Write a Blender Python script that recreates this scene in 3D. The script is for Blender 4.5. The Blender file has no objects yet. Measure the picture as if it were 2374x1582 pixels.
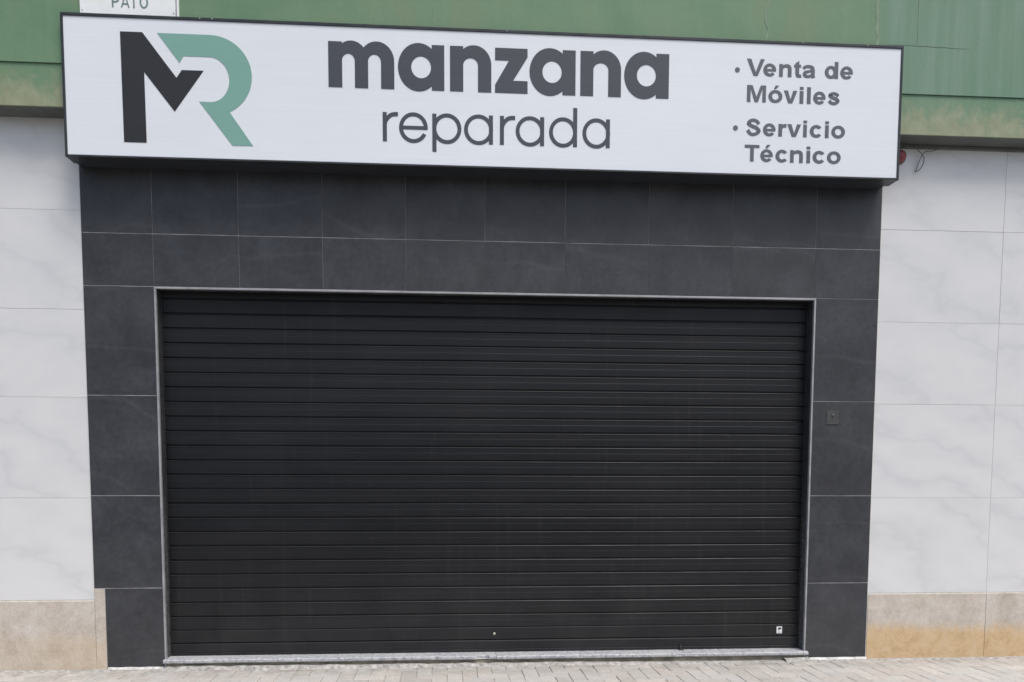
import bpy, math, random
from mathutils import Vector, Matrix, noise
from mathutils.geometry import tessellate_polygon

random.seed(7)
scene = bpy.context.scene
col = scene.collection

# ------------------------------------------------------------------ camera
yaw, pitch, roll = 0.06476, -0.07048, 0.00145
fwd = Vector((math.sin(yaw)*math.cos(pitch), math.cos(yaw)*math.cos(pitch), math.sin(pitch)))
rgt = Vector((math.cos(yaw), -math.sin(yaw), 0))
upv = rgt.cross(fwd)
r2 = math.cos(roll)*rgt + math.sin(roll)*upv
u2 = -math.sin(roll)*rgt + math.cos(roll)*upv
cam = bpy.data.cameras.new('camera')
cam.sensor_width = 36
cam.lens = 1731.39*36/2374
cam.shift_x = (1187-1142.70)/2374
cam.shift_y = (1238.04-791)/2374
cam.clip_start = 0.05
cam.clip_end = 2000
camo = bpy.data.objects.new('camera', cam)
col.objects.link(camo)
mw = Matrix.Identity(4)
for i in range(3):
    mw[i][0], mw[i][1], mw[i][2] = r2[i], u2[i], -fwd[i]
mw[0][3], mw[1][3], mw[2][3] = 2.034, -5.5, 1.354
camo.matrix_world = mw
scene.camera = camo

# ------------------------------------------------------------------ sky, sun, exposure
SUN_EL, SUN_AZ = math.radians(62), math.radians(36)     # azimuth: to the right of the facade's normal
sdir = Vector((math.sin(SUN_AZ)*math.cos(SUN_EL), -math.cos(SUN_AZ)*math.cos(SUN_EL), math.sin(SUN_EL)))
world = bpy.data.worlds.new('World')
scene.world = world
world.use_nodes = True
wn = world.node_tree
bg = wn.nodes['Background']
sky = wn.nodes.new('ShaderNodeTexSky')
sky.sky_type = 'NISHITA'
sky.sun_disc = False
sky.sun_elevation = SUN_EL
sky.sun_rotation = math.atan2(sdir.x, sdir.y)
sky.air_density = 1.0
sky.dust_density = 3.6
sky.ozone_density = 1.0
bg.inputs['Strength'].default_value = 0.112
wn.links.new(sky.outputs['Color'], bg.inputs['Color'])
sun = bpy.data.lights.new('sun', 'SUN')
sun.energy = 1.5
sun.angle = math.radians(22)
sun.color = (1.0, 0.985, 0.96)
suno = bpy.data.objects.new('sun', sun)
col.objects.link(suno)
suno.rotation_euler = (-sdir).to_track_quat('-Z', 'Y').to_euler()
suno.location = (4, -8, 9)
scene.view_settings.view_transform = 'Standard'
scene.view_settings.look = 'None'
scene.view_settings.gamma = 1
scene.view_settings.exposure = 0.58

# ------------------------------------------------------------------ material helpers
def nodes_mat(name):
    m = bpy.data.materials.new(name)
    m.use_nodes = True
    nt = m.node_tree
    return m, nt, nt.nodes['Principled BSDF']

def N(nt, kind, **kw):
    n = nt.nodes.new(kind)
    for k, v in kw.items():
        if k in n.inputs:
            n.inputs[k].default_value = v
        else:
            setattr(n, k, v)
    return n

def coords(nt, scale=(1, 1, 1), per_object=0.0):
    """world position, shifted per object so that neighbours do not continue each other"""
    g = N(nt, 'ShaderNodeNewGeometry')
    v = g.outputs['Position']
    if per_object:
        oi = N(nt, 'ShaderNodeObjectInfo')
        mul = N(nt, 'ShaderNodeVectorMath', operation='SCALE')
        cb = N(nt, 'ShaderNodeCombineXYZ')
        for i in range(3):
            nt.links.new(oi.outputs['Random'], cb.inputs[i])
        nt.links.new(cb.outputs[0], mul.inputs[0])
        mul.inputs['Scale'].default_value = per_object
        ad = N(nt, 'ShaderNodeVectorMath', operation='ADD')
        nt.links.new(v, ad.inputs[0]); nt.links.new(mul.outputs[0], ad.inputs[1])
        v = ad.outputs[0]
    mp = N(nt, 'ShaderNodeMapping')
    mp.inputs['Scale'].default_value = scale
    nt.links.new(v, mp.inputs['Vector'])
    return mp.outputs['Vector']

def noise_tex(nt, vec, scale, detail=4, rough=0.55, dist=0.0):
    n = N(nt, 'ShaderNodeTexNoise')
    n.inputs['Scale'].default_value = scale
    n.inputs['Detail'].default_value = detail
    n.inputs['Roughness'].default_value = rough
    n.inputs['Distortion'].default_value = dist
    nt.links.new(vec, n.inputs['Vector'])
    return n.outputs['Fac']

def ramp(nt, fac, stops):
    r = N(nt, 'ShaderNodeValToRGB')
    el = r.color_ramp.elements
    while len(el) < len(stops):
        el.new(0.5)
    for e, (p, c) in zip(el, stops):
        e.position = p
        e.color = (c[0], c[1], c[2], 1) if isinstance(c, tuple) else (c, c, c, 1)
    nt.links.new(fac, r.inputs['Fac'])
    return r.outputs['Color']

def mix(nt, fac, a, b, mode='MIX'):
    m = N(nt, 'ShaderNodeMix', data_type='RGBA', blend_type=mode)
    for s, v in ((m.inputs['Factor'], fac), (m.inputs['A'], a), (m.inputs['B'], b)):
        if hasattr(v, 'is_linked') or hasattr(v, 'links'):
            nt.links.new(v, s)
        elif isinstance(v, tuple):
            s.default_value = (v[0], v[1], v[2], 1)
        else:
            s.default_value = v
    return m.outputs['Result']

def math_node(nt, op, a, b=0.0, c=None):
    m = N(nt, 'ShaderNodeMath', operation=op)
    for i, v in enumerate((a, b) if c is None else (a, b, c)):
        if hasattr(v, 'links'):
            nt.links.new(v, m.inputs[i])
        else:
            m.inputs[i].default_value = v
    return m.outputs[0]

def bump(nt, bsdf, height, strength=0.2, distance=0.002):
    b = N(nt, 'ShaderNodeBump')
    b.inputs['Strength'].default_value = strength
    b.inputs['Distance'].default_value = distance
    nt.links.new(height, b.inputs['Height'])
    nt.links.new(b.outputs['Normal'], bsdf.inputs['Normal'])

def pos_axis(nt, axis):
    g = N(nt, 'ShaderNodeNewGeometry')
    s = N(nt, 'ShaderNodeSeparateXYZ')
    nt.links.new(g.outputs['Position'], s.inputs[0])
    return s.outputs[axis]

def rand_value(nt, lo, hi):
    oi = N(nt, 'ShaderNodeObjectInfo')
    mr = N(nt, 'ShaderNodeMapRange')
    mr.inputs['To Min'].default_value = lo
    mr.inputs['To Max'].default_value = hi
    nt.links.new(oi.outputs['Random'], mr.inputs['Value'])
    return mr.outputs[0]

M = {}

# dark porcelain tile
def make_dark_tile(name, speckle=False):
    m, nt, b = nodes_mat(name)
    v = coords(nt, (1, 1, 1), 37.0)
    big = noise_tex(nt, v, 3.4, 6, 0.66, 0.3)
    c = ramp(nt, big, [(0.3, (0.0265, 0.0278, 0.0310)), (0.5, (0.0385, 0.0400, 0.0440)), (0.72, (0.0545, 0.0562, 0.0610))])
    fine = noise_tex(nt, v, 28, 6, 0.7)
    c = mix(nt, 0.75, c, ramp(nt, fine, [(0.3, 0.34), (0.7, 0.62)]), 'OVERLAY')
    # tint: some tiles warmer, some bluer
    t = rand_value(nt, 0, 1)
    c = mix(nt, 0.5, c, ramp(nt, t, [(0.0, (1.01, 0.995, 0.99)), (1.0, (0.90, 0.96, 1.06))]), 'MULTIPLY')
    # faint pale veins
    w = N(nt, 'ShaderNodeTexWave', wave_type='BANDS', bands_direction='Z')
    w.inputs['Scale'].default_value = 0.55
    w.inputs['Distortion'].default_value = 7.0
    w.inputs['Detail'].default_value = 3
    w.inputs['Detail Scale'].default_value = 0.8
    nt.links.new(v, w.inputs['Vector'])
    vein = ramp(nt, w.outputs['Fac'], [(0.0, 1.0), (0.006, 0.25), (0.02, 0.0)])
    vein = math_node(nt, 'MULTIPLY', vein, noise_tex(nt, v, 1.7, 2))
    c = mix(nt, math_node(nt, 'MULTIPLY', vein, 0.12), c, (0.2, 0.2, 0.2))
    # dust and splashes that thin out above knee height
    z = pos_axis(nt, 2)
    low = N(nt, 'ShaderNodeMapRange'); low.inputs['From Min'].default_value = 1.0; low.inputs['From Max'].default_value = 0.0
    low.inputs['To Min'].default_value = 0.0; low.inputs['To Max'].default_value = 0.12
    nt.links.new(z, low.inputs['Value'])
    dust = math_node(nt, 'MULTIPLY', low.outputs[0], ramp(nt, noise_tex(nt, v, 9, 6, 0.7), [(0.35, 0.2), (0.7, 1.0)]))
    c = mix(nt, dust, c, (0.17, 0.16, 0.145))
    if speckle:
        sp = N(nt, 'ShaderNodeTexNoise'); sp.inputs['Scale'].default_value = 55; sp.inputs['Detail'].default_value = 6
        sp.inputs['Roughness'].default_value = 0.75
        nt.links.new(v, sp.inputs['Vector'])
        gate = N(nt, 'ShaderNodeMapRange'); gate.inputs['From Min'].default_value = 1.35; gate.inputs['From Max'].default_value = 1.0
        nt.links.new(z, gate.inputs['Value'])
        c = mix(nt, math_node(nt, 'MULTIPLY', gate.outputs[0], ramp(nt, sp.outputs['Fac'], [(0.46, 0.0), (0.66, 0.85)])), c, (0.25, 0.25, 0.24))
    nt.links.new(c, b.inputs['Base Color'])
    nt.links.new(ramp(nt, fine, [(0.3, 0.42), (0.7, 0.56)]), b.inputs['Roughness'])
    b.inputs['Specular IOR Level'].default_value = 0.42
    bump(nt, b, fine, 0.12, 0.002)
    return m
M['tile'] = make_dark_tile('dark_porcelain')
M['jamb'] = make_dark_tile('dark_porcelain_scuffed', True)

def simple(name, c, rough=0.5, metal=0.0, var=0.12, scale=20, spec=0.4, bmp=0.1, stretch=(1, 1, 1)):
    m, nt, b = nodes_mat(name)
    v = coords(nt, stretch, 11.0)
    n = noise_tex(nt, v, scale, 5, 0.65)
    lo = tuple(x*(1-var) for x in c); hi = tuple(x*(1+var) for x in c)
    nt.links.new(ramp(nt, n, [(0.3, lo), (0.7, hi)]), b.inputs['Base Color'])
    nt.links.new(ramp(nt, n, [(0.25, max(rough-0.08, 0.05)), (0.75, min(rough+0.08, 1))]), b.inputs['Roughness'])
    b.inputs['Metallic'].default_value = metal
    b.inputs['Specular IOR Level'].default_value = spec
    if bmp:
        bump(nt, b, n, bmp, 0.002)
    return m
M['grout'] = simple('grey_grout', (0.29, 0.29, 0.29), 0.9, var=0.5, scale=5)
M['grout_white'] = simple('white_grout', (0.66, 0.64, 0.58), 0.9, var=0.15, scale=30)
M['trim'] = simple('brushed_trim', (0.36, 0.36, 0.365), 0.42, 0.35, var=0.22, scale=9, stretch=(1, 1, 1))
M['mortar'] = simple('pale_mortar', (0.56, 0.55, 0.52), 0.95, var=0.4, scale=26, bmp=0.6)
M['bed'] = simple('grey_mortar_bed', (0.36, 0.345, 0.32), 0.95, var=0.5, scale=30, bmp=0.6)
M['sign_case'] = simple('dark_sign_case', (0.032, 0.036, 0.044), 0.38, 0.0, var=0.25, scale=6)
M['sign_frame'] = simple('dark_sign_frame', (0.035, 0.040, 0.043), 0.35, 0.2, var=0.3, scale=5)
M['core'] = simple('wall_core', (0.3, 0.29, 0.27), 0.95)
M['brass'] = simple('lock_metal', (0.55, 0.52, 0.42), 0.35, 0.6)
M['plate_grey'] = simple('switch_plate', (0.060, 0.0605, 0.058), 0.45, 0.0, var=0.2, scale=40)
M['switch_edge'] = simple('switch_edge', (0.075, 0.075, 0.072), 0.5)
M['red'] = simple('red_plastic', (0.24, 0.055, 0.06), 0.4, var=0.1)
M['cable'] = simple('cable_sheath', (0.16, 0.165, 0.165), 0.6)
M['dark_metal'] = simple('dark_metal', (0.03, 0.03, 0.031), 0.45, 0.3)
M['void'] = simple('dark_interior', (0.012, 0.012, 0.012), 0.9)

# shutter lacquer: near black, fine horizontal drawing lines, dust
m, nt, b = nodes_mat('black_shutter_lacquer')
v = coords(nt, (1, 1, 1), 5.0)
st = noise_tex(nt, coords(nt, (0.5, 1, 55), 5.0), 3.0, 4, 0.6)
cl = noise_tex(nt, coords(nt, (0.7, 1, 1)), 1.3, 4, 0.6)
c = ramp(nt, st, [(0.3, (0.0042, 0.0046, 0.0060)), (0.7, (0.0066, 0.0071, 0.0090))])
c = mix(nt, math_node(nt, 'MULTIPLY', ramp(nt, cl, [(0.42, 0.0), (0.72, 1.0)]), 0.22), c, (0.028, 0.028, 0.030))
drip = noise_tex(nt, coords(nt, (22, 1, 0.9)), 1.0, 5, 0.7)
c = mix(nt, math_node(nt, 'MULTIPLY', ramp(nt, drip, [(0.58, 0.0), (0.76, 1.0)]), 0.17), c, (0.085, 0.083, 0.08))
zd = N(nt, 'ShaderNodeMapRange'); zd.inputs['From Min'].default_value = 0.9; zd.inputs['From Max'].default_value = 0.05
nt.links.new(pos_axis(nt, 2), zd.inputs['Value'])
dust = math_node(nt, 'MULTIPLY', zd.outputs[0], ramp(nt, noise_tex(nt, coords(nt, (1.5, 1, 1)), 2.6, 6, 0.7), [(0.3, 0.02), (0.7, 0.11)]))
c = mix(nt, dust, c, (0.16, 0.155, 0.145))
nt.links.new(c, b.inputs['Base Color'])
smud = noise_tex(nt, coords(nt, (1, 1, 1.6), 1.5), 2.3, 5, 0.65, 0.5)
rr = math_node(nt, 'ADD', ramp(nt, smud, [(0.3, 0.36), (0.7, 0.54)]), rand_value(nt, -0.04, 0.05))
nt.links.new(rr, b.inputs['Roughness'])
b.inputs['Specular IOR Level'].default_value = 0.33
dent = math_node(nt, 'ADD', math_node(nt, 'MULTIPLY', noise_tex(nt, coords(nt, (1, 1, 1), 3.0), 4.5, 3, 0.5), 5.0), st)
bump(nt, b, dent, 0.10, 0.0022)
M['shutter'] = m

# sign face film and letter film: faint horizontal ripples
def film(name, c, rough, amount, spec=0.4):
    m, nt, b = nodes_mat(name)
    rip = noise_tex(nt, coords(nt, (0.9, 1, 75)), 1.6, 4, 0.6, 0.6)
    cl = noise_tex(nt, coords(nt, (0.8, 1, 1.5)), 1.2, 3)
    lo = tuple(x*(1-amount) for x in c); hi = tuple(min(x*(1+amount*0.7), 0.95) for x in c)
    cc = mix(nt, 0.5, ramp(nt, rip, [(0.3, lo), (0.7, hi)]), ramp(nt, cl, [(0.3, lo), (0.7, hi)]))
    nt.links.new(cc, b.inputs['Base Color'])
    b.inputs['Roughness'].default_value = rough
    b.inputs['Specular IOR Level'].default_value = spec
    bump(nt, b, rip, 0.12, 0.002)
    return m
M['film'] = film('white_sign_film', (0.760, 0.792, 0.820), 0.45, 0.055)
M['ink'] = film('charcoal_lettering', (0.062, 0.068, 0.080), 0.36, 0.12)
M['ink_small'] = film('grey_lettering', (0.110, 0.119, 0.136), 0.4, 0.1)
M['logo_black'] = film('black_logo', (0.023, 0.0235, 0.025), 0.4, 0.15)
M['logo_green'] = film('sage_logo', (0.200, 0.385, 0.325), 0.4, 0.06)
M['plate_ink'] = film('plate_lettering', (0.17, 0.245, 0.235), 0.5, 0.12)
M['plate'] = simple('enamel_plate', (0.84, 0.86, 0.84), 0.4, var=0.05, scale=7)
M['sticker'] = simple('paper_sticker', (0.72, 0.73, 0.74), 0.6)

# white marble
m, nt, b = nodes_mat('white_marble')
v = coords(nt, (0.55, 1, 1.0), 23.0)
w = N(nt, 'ShaderNodeTexWave', wave_type='BANDS', bands_direction='DIAGONAL')
w.inputs['Scale'].default_value = 1.1; w.inputs['Distortion'].default_value = 11; w.inputs['Detail'].default_value = 4
w.inputs['Detail Scale'].default_value = 1.1; w.inputs['Detail Roughness'].default_value = 0.65
nt.links.new(v, w.inputs['Vector'])
c = ramp(nt, w.outputs['Fac'], [(0.0, (0.582, 0.587, 0.587)), (0.04, (0.612, 0.616, 0.616)), (0.16, (0.640, 0.643, 0.641)), (0.5, (0.655, 0.655, 0.65)), (1.0, (0.68, 0.678, 0.67))])
c = mix(nt, 0.35, c, ramp(nt, noise_tex(nt, v, 3.1, 6, 0.65, 1.2), [(0.3, (0.595, 0.60, 0.605)), (0.7, (0.70, 0.70, 0.685))]))
nt.links.new(c, b.inputs['Base Color'])
b.inputs['Roughness'].default_value = 0.38
b.inputs['Specular IOR Level'].default_value = 0.4
M['marble'] = m

# plinth stone, tan and damp-stained towards a wavy tide line
m, nt, b = nodes_mat('stained_plinth')
v = coords(nt, (1, 1, 1))
n1 = noise_tex(nt, v, 6, 7, 0.7, 0.15)
c = ramp(nt, n1, [(0.3, (0.40, 0.345, 0.285)), (0.5, (0.52, 0.465, 0.40)), (0.7, (0.60, 0.56, 0.505))])
z = pos_axis(nt, 2)
wob = math_node(nt, 'ADD', z, math_node(nt, 'MULTIPLY', noise_tex(nt, coords(nt, (2.2, 1, 1)), 2.6, 7, 0.68), 0.26))
tide = N(nt, 'ShaderNodeMapRange'); tide.inputs['From Min'].default_value = 0.405; tide.inputs['From Max'].default_value = 0.315
nt.links.new(wob, tide.inputs['Value'])
tan = ramp(nt, noise_tex(nt, v, 9, 7, 0.72, 0.6), [(0.3, (0.45, 0.30, 0.15)), (0.5, (0.57, 0.40, 0.215)), (0.72, (0.60, 0.47, 0.30))])
px = N(nt, 'ShaderNodeMapRange'); px.inputs['From Min'].default_value = -1.2; px.inputs['From Max'].default_value = 1.5
px.inputs['To Min'].default_value = 0.12; px.inputs['To Max'].default_value = 0.92
nt.links.new(pos_axis(nt, 0), px.inputs['Value'])
c = mix(nt, math_node(nt, 'MULTIPLY', tide.outputs[0], px.outputs[0]), c, tan)
drips = noise_tex(nt, coords(nt, (26, 1, 2.2)), 1.0, 6, 0.7)
c = mix(nt, math_node(nt, 'MULTIPLY', ramp(nt, drips, [(0.55, 0.0), (0.75, 1.0)]), 0.35), c, (0.36, 0.30, 0.23))
grain = noise_tex(nt, v, 75, 5, 0.8)
c = mix(nt, 0.55, c, ramp(nt, grain, [(0.3, 0.36), (0.7, 0.63)]), 'OVERLAY')
pit = ramp(nt, noise_tex(nt, v, 13, 6, 0.85), [(0.62, 0.0), (0.74, 0.65)])
c = mix(nt, pit, c, (0.24, 0.19, 0.13))
nt.links.new(c, b.inputs['Base Color'])
b.inputs['Roughness'].default_value = 0.8
bump(nt, b, n1, 0.35, 0.004)
M['plinth'] = m

# green painted render, blotchy
def green(name, worn):
    m, nt, b = nodes_mat(name)
    v = coords(nt, (1, 1, 1))
    n1 = noise_tex(nt, v, 1.6, 6, 0.62, 0.5)
    c = ramp(nt, n1, [(0.28, (0.118, 0.226, 0.124)), (0.5, (0.148, 0.250, 0.146)), (0.72, (0.182, 0.246, 0.138))])
    stv = noise_tex(nt, coords(nt, (9, 1, 0.6)), 1.5, 5, 0.6)
    c = mix(nt, math_node(nt, 'MULTIPLY', ramp(nt, stv, [(0.52, 0.0), (0.75, 1.0)]), 0.22), c, (0.21, 0.33, 0.24))
    # the far right is a newer, bluer coat
    x = pos_axis(nt, 0)
    xr = N(nt, 'ShaderNodeMapRange'); xr.inputs['From Min'].default_value = 5.10; xr.inputs['From Max'].default_value = 5.24
    nt.links.new(math_node(nt, 'ADD', x, math_node(nt, 'MULTIPLY', stv, 0.06)), xr.inputs['Value'])
    c = mix(nt, math_node(nt, 'MULTIPLY', xr.outputs[0], 0.25 if worn else 0.7), c, ramp(nt, stv, [(0.3, (0.115, 0.225, 0.150)), (0.7, (0.190, 0.290, 0.230))]))
    if worn:
        z = pos_axis(nt, 2)
        wr = N(nt, 'ShaderNodeMapRange'); wr.inputs['From Min'].default_value = 4.10; wr.inputs['From Max'].default_value = 3.86
        nt.links.new(z, wr.inputs['Value'])
        patch = math_node(nt, 'ADD', math_node(nt, 'MULTIPLY', wr.outputs[0], 0.38), noise_tex(nt, coords(nt, (1.2, 1, 0.8)), 7.5, 6, 0.68, 0.8))
        bare = ramp(nt, noise_tex(nt, v, 12, 5), [(0.3, (0.25, 0.265, 0.16)), (0.7, (0.34, 0.355, 0.24))])
        c = mix(nt, ramp(nt, patch, [(0.56, 0.0), (0.80, 0.85)]), c, bare)
    spk = noise_tex(nt, v, 60, 4, 0.7)
    c = mix(nt, 0.25, c, ramp(nt, spk, [(0.3, 0.42), (0.7, 0.6)]), 'OVERLAY')
    nt.links.new(c, b.inputs['Base Color'])
    b.inputs['Roughness'].default_value = 0.62
    b.inputs['Specular IOR Level'].default_value = 0.35
    bump(nt, b, noise_tex(nt, v, 25, 6, 0.7), 0.2, 0.003)
    return m
M['green'] = green('green_render', False)
M['green_worn'] = green('worn_green_render', True)
M['soffit'] = simple('canopy_soffit', (0.12, 0.13, 0.12), 0.8, var=0.2, scale=5)
M['filler'] = simple('crack_filler', (0.205, 0.285, 0.195), 0.75, var=0.18, scale=14)

# granite threshold
m, nt, b = nodes_mat('grey_granite')
v = coords(nt, (1, 1, 1), 9)
n1 = noise_tex(nt, v, 38, 6, 0.8)
c = ramp(nt, n1, [(0.36, (0.18, 0.185, 0.20)), (0.48, (0.36, 0.37, 0.39)), (0.58, (0.47, 0.475, 0.48)), (0.70, (0.66, 0.66, 0.64))])
n2 = noise_tex(nt, coords(nt, (1, 1, 1)), 5, 6, 0.7)
c = mix(nt, math_node(nt, 'MULTIPLY', ramp(nt, n2, [(0.45, 0.0), (0.7, 1.0)]), 0.5), c, (0.5, 0.5, 0.48))
nt.links.new(c, b.inputs['Base Color'])
b.inputs['Roughness'].default_value = 0.55
bump(nt, b, n1, 0.25, 0.002)
M['granite'] = m
M['riser'] = simple('mossy_riser', (0.22, 0.20, 0.155), 0.95, var=0.5, scale=9, bmp=0.6)

# pavers
m, nt, b = nodes_mat('concrete_paver')
v = coords(nt, (1, 1, 1), 31)
t = rand_value(nt, 0, 1)
c = ramp(nt, t, [(0.0, (0.41, 0.39, 0.355)), (0.35, (0.475, 0.43, 0.385)), (0.6, (0.455, 0.44, 0.405)), (1.0, (0.52, 0.485, 0.435))])
n1 = noise_tex(nt, v, 45, 6, 0.75)
c = mix(nt, 0.7, c, ramp(nt, n1, [(0.3, 0.36), (0.7, 0.62)]), 'OVERLAY')
blot = noise_tex(nt, coords(nt, (1, 1, 1)), 2.2, 6, 0.68, 0.4)
c = mix(nt, math_node(nt, 'MULTIPLY', ramp(nt, blot, [(0.45, 0.0), (0.7, 1.0)]), 0.5), c, (0.49, 0.485, 0.475))
x = pos_axis(nt, 0)
wy = N(nt, 'ShaderNodeMapRange'); wy.inputs['From Min'].default_value = -0.34; wy.inputs['From Max'].default_value = -0.04
nt.links.new(pos_axis(nt, 1), wy.inputs['Value'])
grime = math_node(nt, 'MULTIPLY', wy.outputs[0], ramp(nt, noise_tex(nt, coords(nt, (1, 1, 1)), 7, 7, 0.75), [(0.40, 0.0), (0.62, 0.85)]))
c = mix(nt, grime, c, (0.24, 0.23, 0.205))
gum = ramp(nt, noise_tex(nt, coords(nt, (1, 1, 1)), 16, 3, 0.6), [(0.70, 0.0), (0.745, 0.6)])
c = mix(nt, gum, c, (0.13, 0.125, 0.12))
nt.links.new(c, b.inputs['Base Color'])
b.inputs['Roughness'].default_value = 0.88
b.inputs['Specular IOR Level'].default_value = 0.25
bump(nt, b, n1, 0.4, 0.003)
M['paver'] = m
M['sand'] = simple('joint_sand', (0.38, 0.365, 0.34), 0.98, var=0.35, scale=25)
M['asphalt'] = simple('asphalt', (0.055, 0.055, 0.056), 0.92, var=0.3, scale=60, bmp=0.5)
M['kerb'] = simple('kerb_concrete', (0.34, 0.335, 0.32), 0.9, var=0.2, scale=15)
M['earth'] = simple('earth', (0.16, 0.15, 0.13), 0.98, var=0.3, scale=0.5)

# ------------------------------------------------------------------ mesh helpers
class MB:
    def __init__(self):
        self.v, self.f = [], []
    def quad_grid(self, rows, close_u=False):
        """rows: list of equally long lists of points"""
        o = len(self.v); n = len(rows[0])
        for r in rows:
            self.v += [tuple(p) for p in r]
        for i in range(len(rows)-1):
            for j in range(n-1 if not close_u else n):
                k = (j+1) % n
                self.f.append((o+i*n+j, o+i*n+k, o+(i+1)*n+k, o+(i+1)*n+j))
    def box(self, x0, x1, y0, y1, z0, z1, ch=0.0):
        """y0 is the front (towards the street); ch chamfers the four front edges"""
        o = len(self.v)
        if ch <= 0:
            self.v += [(x0,y0,z0),(x1,y0,z0),(x1,y0,z1),(x0,y0,z1),(x0,y1,z0),(x1,y1,z0),(x1,y1,z1),(x0,y1,z1)]
            q = [(0,1,2,3),(5,4,7,6),(4,0,3,7),(1,5,6,2),(3,2,6,7),(4,5,1,0)]
            self.f += [tuple(o+i for i in f) for f in q]
        else:
            self.v += [(x0+ch,y0,z0+ch),(x1-ch,y0,z0+ch),(x1-ch,y0,z1-ch),(x0+ch,y0,z1-ch),
                       (x0,y0+ch,z0),(x1,y0+ch,z0),(x1,y0+ch,z1),(x0,y0+ch,z1),
                       (x0,y1,z0),(x1,y1,z0),(x1,y1,z1),(x0,y1,z1)]
            q = [(0,1,2,3),(4,5,1,0),(5,6,2,1),(6,7,3,2),(7,4,0,3),
                 (8,9,5,4),(9,10,6,5),(10,11,7,6),(11,8,4,7),(9,8,11,10)]
            self.f += [tuple(o+i for i in f) for f in q]
    def prism(self, pts, y0, y1):
        """filled outline in X,Z extruded from y0 (front) to y1"""
        if sum(a[0]*b[1]-b[0]*a[1] for a, b in zip(pts, pts[1:]+pts[:1])) < 0:
            pts = pts[::-1]
        o = len(self.v); n = len(pts)
        self.v += [(p[0], y0, p[1]) for p in pts] + [(p[0], y1, p[1]) for p in pts]
        for t in tessellate_polygon([[Vector((p[0], p[1], 0)) for p in pts]]):
            a, b_, c_ = t
            ar = (pts[b_][0]-pts[a][0])*(pts[c_][1]-pts[a][1]) - (pts[c_][0]-pts[a][0])*(pts[b_][1]-pts[a][1])
            self.f.append((o+a, o+b_, o+c_) if ar > 0 else (o+a, o+c_, o+b_))
        for i in range(n):
            j = (i+1) % n
            self.f.append((o+i, o+n+i, o+n+j, o+j))
    def band(self, A, B, y0, y1, closed=False):
        """strip between two outlines of the same length, extruded"""
        n = len(A); o = len(self.v)
        self.v += [(p[0], y0, p[1]) for p in A] + [(p[0], y0, p[1]) for p in B]
        self.v += [(p[0], y1, p[1]) for p in A] + [(p[0], y1, p[1]) for p in B]
        for i in range(n if closed else n-1):
            j = (i+1) % n
            self.f += [(o+i, o+j, o+n+j, o+n+i), (o+i, o+2*n+i, o+2*n+j, o+j), (o+n+i, o+n+j, o+3*n+j, o+3*n+i)]
        if not closed:
            self.f += [(o, o+n, o+3*n, o+2*n), (o+n-1, o+3*n-1, o+4*n-1, o+2*n-1)]
    def tube(self, path, r, seg=8):
        rows = []
        for i, p in enumerate(path):
            p = Vector(p)
            a = Vector(path[max(i-1, 0)]); c_ = Vector(path[min(i+1, len(path)-1)])
            t = (c_-a).normalized()
            s = t.cross(Vector((0.13, 1, 0.21))).normalized(); u = s.cross(t)
            rows.append([p+r*(math.cos(2*math.pi*k/seg)*s+math.sin(2*math.pi*k/seg)*u) for k in range(seg)])
        self.quad_grid(rows, True)
    def lathe(self, prof, centre, seg=24):
        """profile (radius, outward distance) turned round an axis pointing to the street (-Y)"""
        cx, cy, cz = centre
        rows = [[(cx+r*math.cos(2*math.pi*k/seg), cy-h, cz+r*math.sin(2*math.pi*k/seg)) for k in range(seg)] for r, h in prof]
        self.quad_grid(rows, True)
    def build(self, name, mat, parent=None, smooth=False):
        me = bpy.data.meshes.new(name)
        me.from_pydata([tuple(p) for p in self.v], [], self.f)
        me.materials.append(M[mat] if isinstance(mat, str) else mat)
        if smooth:
            for p in me.polygons:
                p.use_smooth = True
        me.update()
        return link(name, me, parent)

def link(name, me, parent=None):
    ob = bpy.data.objects.new(name, me)
    col.objects.link(ob)
    ob.parent = parent
    return ob

def thing(name, label, cat, loc=(0, 0, 0), group=None):
    ob = bpy.data.objects.new(name, None)
    ob.empty_display_size = 0.2
    col.objects.link(ob)
    ob['label'] = label; ob['category'] = cat
    if group:
        ob['group'] = group
    return ob

def box(name, mat, parent, x0, x1, y0, y1, z0, z1, ch=0.0):
    mb = MB(); mb.box(x0, x1, y0, y1, z0, z1, ch)
    return mb.build(name, mat, parent)

GZ = -0.015                      # top of the pavement
XL, XR = 0.0, 4.799              # outer edges of the shutter opening
ZT = 2.714                       # top of the opening
XA, XB = -0.48, 5.280            # ends of the dark facade
YS = -0.187                      # face of the sign
YF = -0.155                      # face of the green canopy
RV = 0.090                       # depth of the shutter behind the tiles

# ------------------------------------------------------------------ ground
def structure(ob):
    ob['kind'] = 'structure'
    return ob
mb = MB(); o = 400
mb.v += [(-o, -o, GZ-0.16), (o, -o, GZ-0.16), (o, o, GZ-0.16), (-o, o, GZ-0.16)]; mb.f.append((0, 1, 2, 3))
structure(mb.build('ground', 'earth'))
structure(box('road', 'asphalt', None, -60, 60, -12, -4.2, GZ-0.30, GZ-0.13))
kerb = structure(box('kerb', 'kerb', None, -60, 60, -4.2, -4.05, GZ-0.3, GZ-0.003, 0.01))
pav = structure(box('pavement', 'sand', None, -60, 60, -4.05, 0.4, GZ-0.3, GZ-0.007))

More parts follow.
